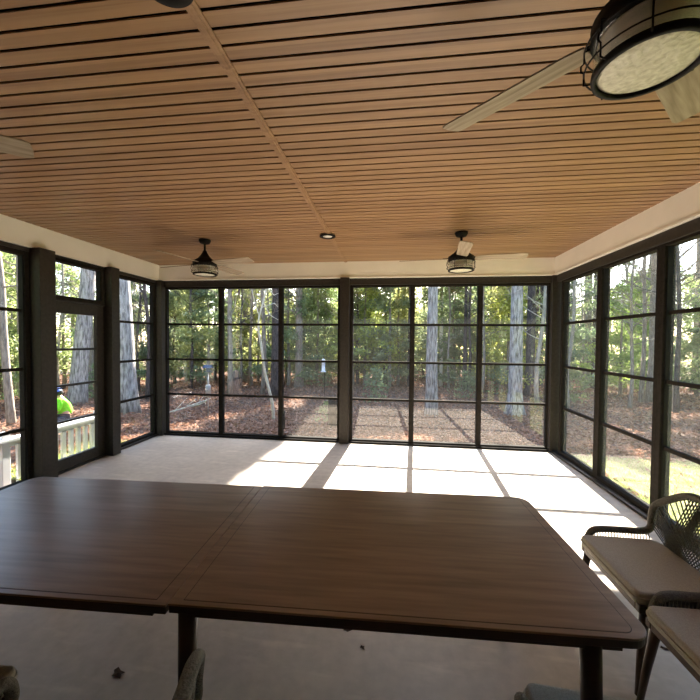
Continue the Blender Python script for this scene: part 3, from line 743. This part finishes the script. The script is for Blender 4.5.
# ------------------------------------------------------------------ yard things
def yard(px, dep): x, y = place_polar(px, dep); return (x, y, gz(x, y))
t = empty('bird_feeder', yard(208, 10.8)); tag(t, 'bird feeder on a thin pole with a grey squirrel baffle, leftmost back window', 'bird feeder')
MB().tube([(0, 0, -.1), (0, 0, 1.45)], .016, 8).build('pole', M['greymetal'], t)
MB().lathe([(0, 1.03), (.02, 1.03), (.075, 1.0), (.085, .66), (.078, .66), (.0, .98)], 20).build('baffle', M['greymetal'], t)
fm = MB(); fm.box(-.09, .09, -.07, .07, 1.42, 1.44); fm.box(-.05, .05, -.04, .04, 1.44, 1.54); fm.build('seed_box', M['bluefeeder'], t)
rm = MB(); i = 0; rm.v += [(-.13, -.1, 1.54), (.13, -.1, 1.54), (.13, .1, 1.54), (-.13, .1, 1.54), (-.13, 0, 1.63), (.13, 0, 1.63)]; rm.f += [(0, 1, 5, 4), (2, 3, 4, 5), (0, 4, 3), (1, 2, 5), (0, 3, 2, 1)]; rm.sm += [False]*5
rm.build('roof', M['bluefeeder'], t)
x, y, z = yard(236, 17)
t = empty('tree_stump', (x, y, z)); tag(t, 'dark upright stump in the lower part of the second back window', 'stump')
MB().lathe([(.0, 1.28), (.05, 1.32), (.15, 1.24), (.155, .5), (.17, .2), (.23, -.1), (0, -.1)], 14).build('stump_wood', M['bark_dark'], t)
t = empty('barrel', yard(334.5, 9.4)); tag(t, 'black barrel against the middle post, partly hidden by it', 'barrel')
MB().lathe([(0, .82), (.13, .82), (.15, .8), (.165, .55), (.165, .35), (.15, .1), (.13, .08), (0, .08)], 24).build('drum', M['black'], t)
sm = MB()
for a in (.5, 2.6, 4.7): sm.tube([(.12*math.cos(a), .12*math.sin(a), .1), (.14*math.cos(a), .14*math.sin(a), -.1)], .015, 6)
sm.build('stand', M['black'], t)
t = empty('hanging_feeder', yard(323.5, 15)); tag(t, 'pale tube bird feeder on a hook in the third back window', 'bird feeder')
MB().tube([(.06, 0, -.1), (.06, 0, 1.9), (.04, 0, 2.0), (0, 0, 2.02), (0, 0, 1.95)], .012, 7).build('hook_pole', M['black'], t)
MB().lathe([(0, 1.95), (.05, 1.92), (.1, 1.86), (.075, 1.84), (.075, 1.42), (.12, 1.40), (.12, 1.37), (0, 1.37)], 18).build('tube', M['white'], t)
t = empty('garden_stake', yard(284.5, 8.6)); tag(t, 'short dark garden stake with a pale foot in the third back window', 'stake')
MB().tube([(0, 0, -.05), (0, 0, .52)], .018, 8).build('stake', M['black'], t)
MB().lathe([(0, .05), (.09, .03), (.1, 0), (.1, -.05), (0, -.05)], 18).build('foot', M['greymetal'], t)

# ------------------------------------------------------------------ person bending over in a lime shirt
def skin_chain(name, pts, edges, radii, m, parent, sub=2, root=0):
    me = bpy.data.meshes.new(name); me.from_pydata(pts, edges, []); me.materials.append(m)
    o = bpy.data.objects.new(name, me); COL.objects.link(o)
    if parent: o.parent = parent
    sk = o.modifiers.new('skin', 'SKIN'); sk.use_smooth_shade = True
    for i, v in enumerate(me.skin_vertices[0].data): v.radius = (radii[i], radii[i]) if not isinstance(radii[i], tuple) else radii[i]; v.use_root = (i == root)
    sb = o.modifiers.new('sub', 'SUBSURF'); sb.levels = sub; sb.render_levels = sub
    return o
x, y = place_polar(63, 8.3)
pr = empty('person', (x, y, gz(x, y)+.05), math.radians(228)); tag(pr, 'person in a lime shirt and blue cap kneeling beyond the white railing', 'person')
# local: x forward; kneeling, sitting on the heels, hands reaching to the ground
body = [(-.05, 0, .26), (.0, 0, .48), (.06, 0, .65), (.09, 0, .745), (.135, 0, .83), (.15, 0, .875)]
rad = [.15, .135, .12, .056, .085, .08]; ed = [(0, 1), (1, 2), (2, 3), (3, 4), (4, 5)]
for s in (1, -1):
    b = len(body); body += [(.07, s*.185, .645), (.16, s*.25, .40), (.36, s*.2, .24), (.43, s*.19, .19)]; rad += [.06, .046, .034, .028]
    ed += [(2, b), (b, b+1), (b+1, b+2), (b+2, b+3)]
    for q in range(5):
        c = len(body); off = (q-2)*.021*s
        if q == 0: body += [(.44, s*.155, .18), (.465, s*.135, .15)]
        else: body += [(.465, s*.19+off, .16), (.485-.005*abs(q-2), s*.19+off, .115)]
        rad += [.010, .008]; ed += [(b+3, c), (c, c+1)]
    b = len(body); body += [(-.02, s*.1, .22), (.36, s*.15, .10), (-.06, s*.13, .07), (-.2, s*.12, .05)]; rad += [.1, .07, .05, .04]
    ed += [(0, b), (b, b+1), (b+1, b+2), (b+2, b+3)]
skin_chain('body', body, ed, rad, M['skin'], pr)
sh = [(-.05, 0, .27), (.0, 0, .48), (.06, 0, .65), (.085, 0, .72)]; sr = [.17, .17, .155, .085]; se = [(0, 1), (1, 2), (2, 3)]
for s in (1, -1):
    b = len(sh); sh += [(.07, s*.185, .645), (.15, s*.245, .43)]; sr += [.085, .07]; se += [(2, b), (b, b+1)]
skin_chain('shirt', sh, se, sr, M['lime'], pr)
tr = [(-.06, 0, .24)]; tr_r = [.165]; te = []
for s in (1, -1):
    b = len(tr); tr += [(.0, s*.1, .21), (.37, s*.15, .11), (-.06, s*.13, .08), (-.14, s*.12, .06)]; tr_r += [.115, .085, .065, .055]; te += [(0, b), (b, b+1), (b+1, b+2), (b+2, b+3)]
skin_chain('trousers', tr, te, tr_r, M['jeans'], pr)
hc = MB(); hc.lathe([(.118*math.cos(PI/2*k/6), .11*math.sin(PI/2*k/6)) for k in range(7)]+[(0, .11)], 18)
cap = hc.build('cap', M['blue'], pr); cap.location = (.14, 0, .865); cap.rotation_euler = (0, math.radians(14), 0)
bm_ = MB(); bm_.poly_prism([(.09, -.08), (.17, -.06), (.195, 0), (.17, .06), (.09, .08)], -.004, .006); bm_.build('cap_brim', M['blue'], cap)
hh = MB(); hh.lathe([(.104, .02), (.108, -.02), (.098, -.06), (.07, -.09)], 16); ho = hh.build('hair', M['hair'], pr); ho.location = (.118, 0, .865); ho.rotation_euler = (0, math.radians(14), 0)

# ------------------------------------------------------------------ light
SUN_EL, SUN_AZ = 32.2, 3.2
sd = bpy.data.lights.new('sun', 'SUN'); sd.energy = 15.0; sd.angle = math.radians(.6); sd.color = (1, .93, .82)
so = bpy.data.objects.new('sun', sd); COL.objects.link(so); so.rotation_euler = (math.radians(-(90-SUN_EL)), 0, math.radians(-SUN_AZ))
wd = bpy.data.worlds.new('sky'); S.world = wd; wd.use_nodes = True; nt = wd.node_tree
bg = nt.nodes['Background']; sk = nt.nodes.new('ShaderNodeTexSky'); sk.sky_type = 'NISHITA'; sk.sun_disc = False
sk.sun_elevation = math.radians(SUN_EL); sk.sun_rotation = math.radians(SUN_AZ); sk.air_density = 1.0; sk.dust_density = 1.5
nt.links.new(sk.outputs[0], bg.inputs[0]); bg.inputs[1].default_value = .3
S.view_settings.view_transform = 'Standard'; S.view_settings.look = 'None'; S.view_settings.gamma = 1; S.view_settings.use_curve_mapping = False
S.view_settings.exposure = 1.85
S.cycles.max_bounces = 12; S.cycles.diffuse_bounces = 6; S.cycles.transparent_max_bounces = 16
S.cycles.caustics_reflective = False; S.cycles.caustics_refractive = False
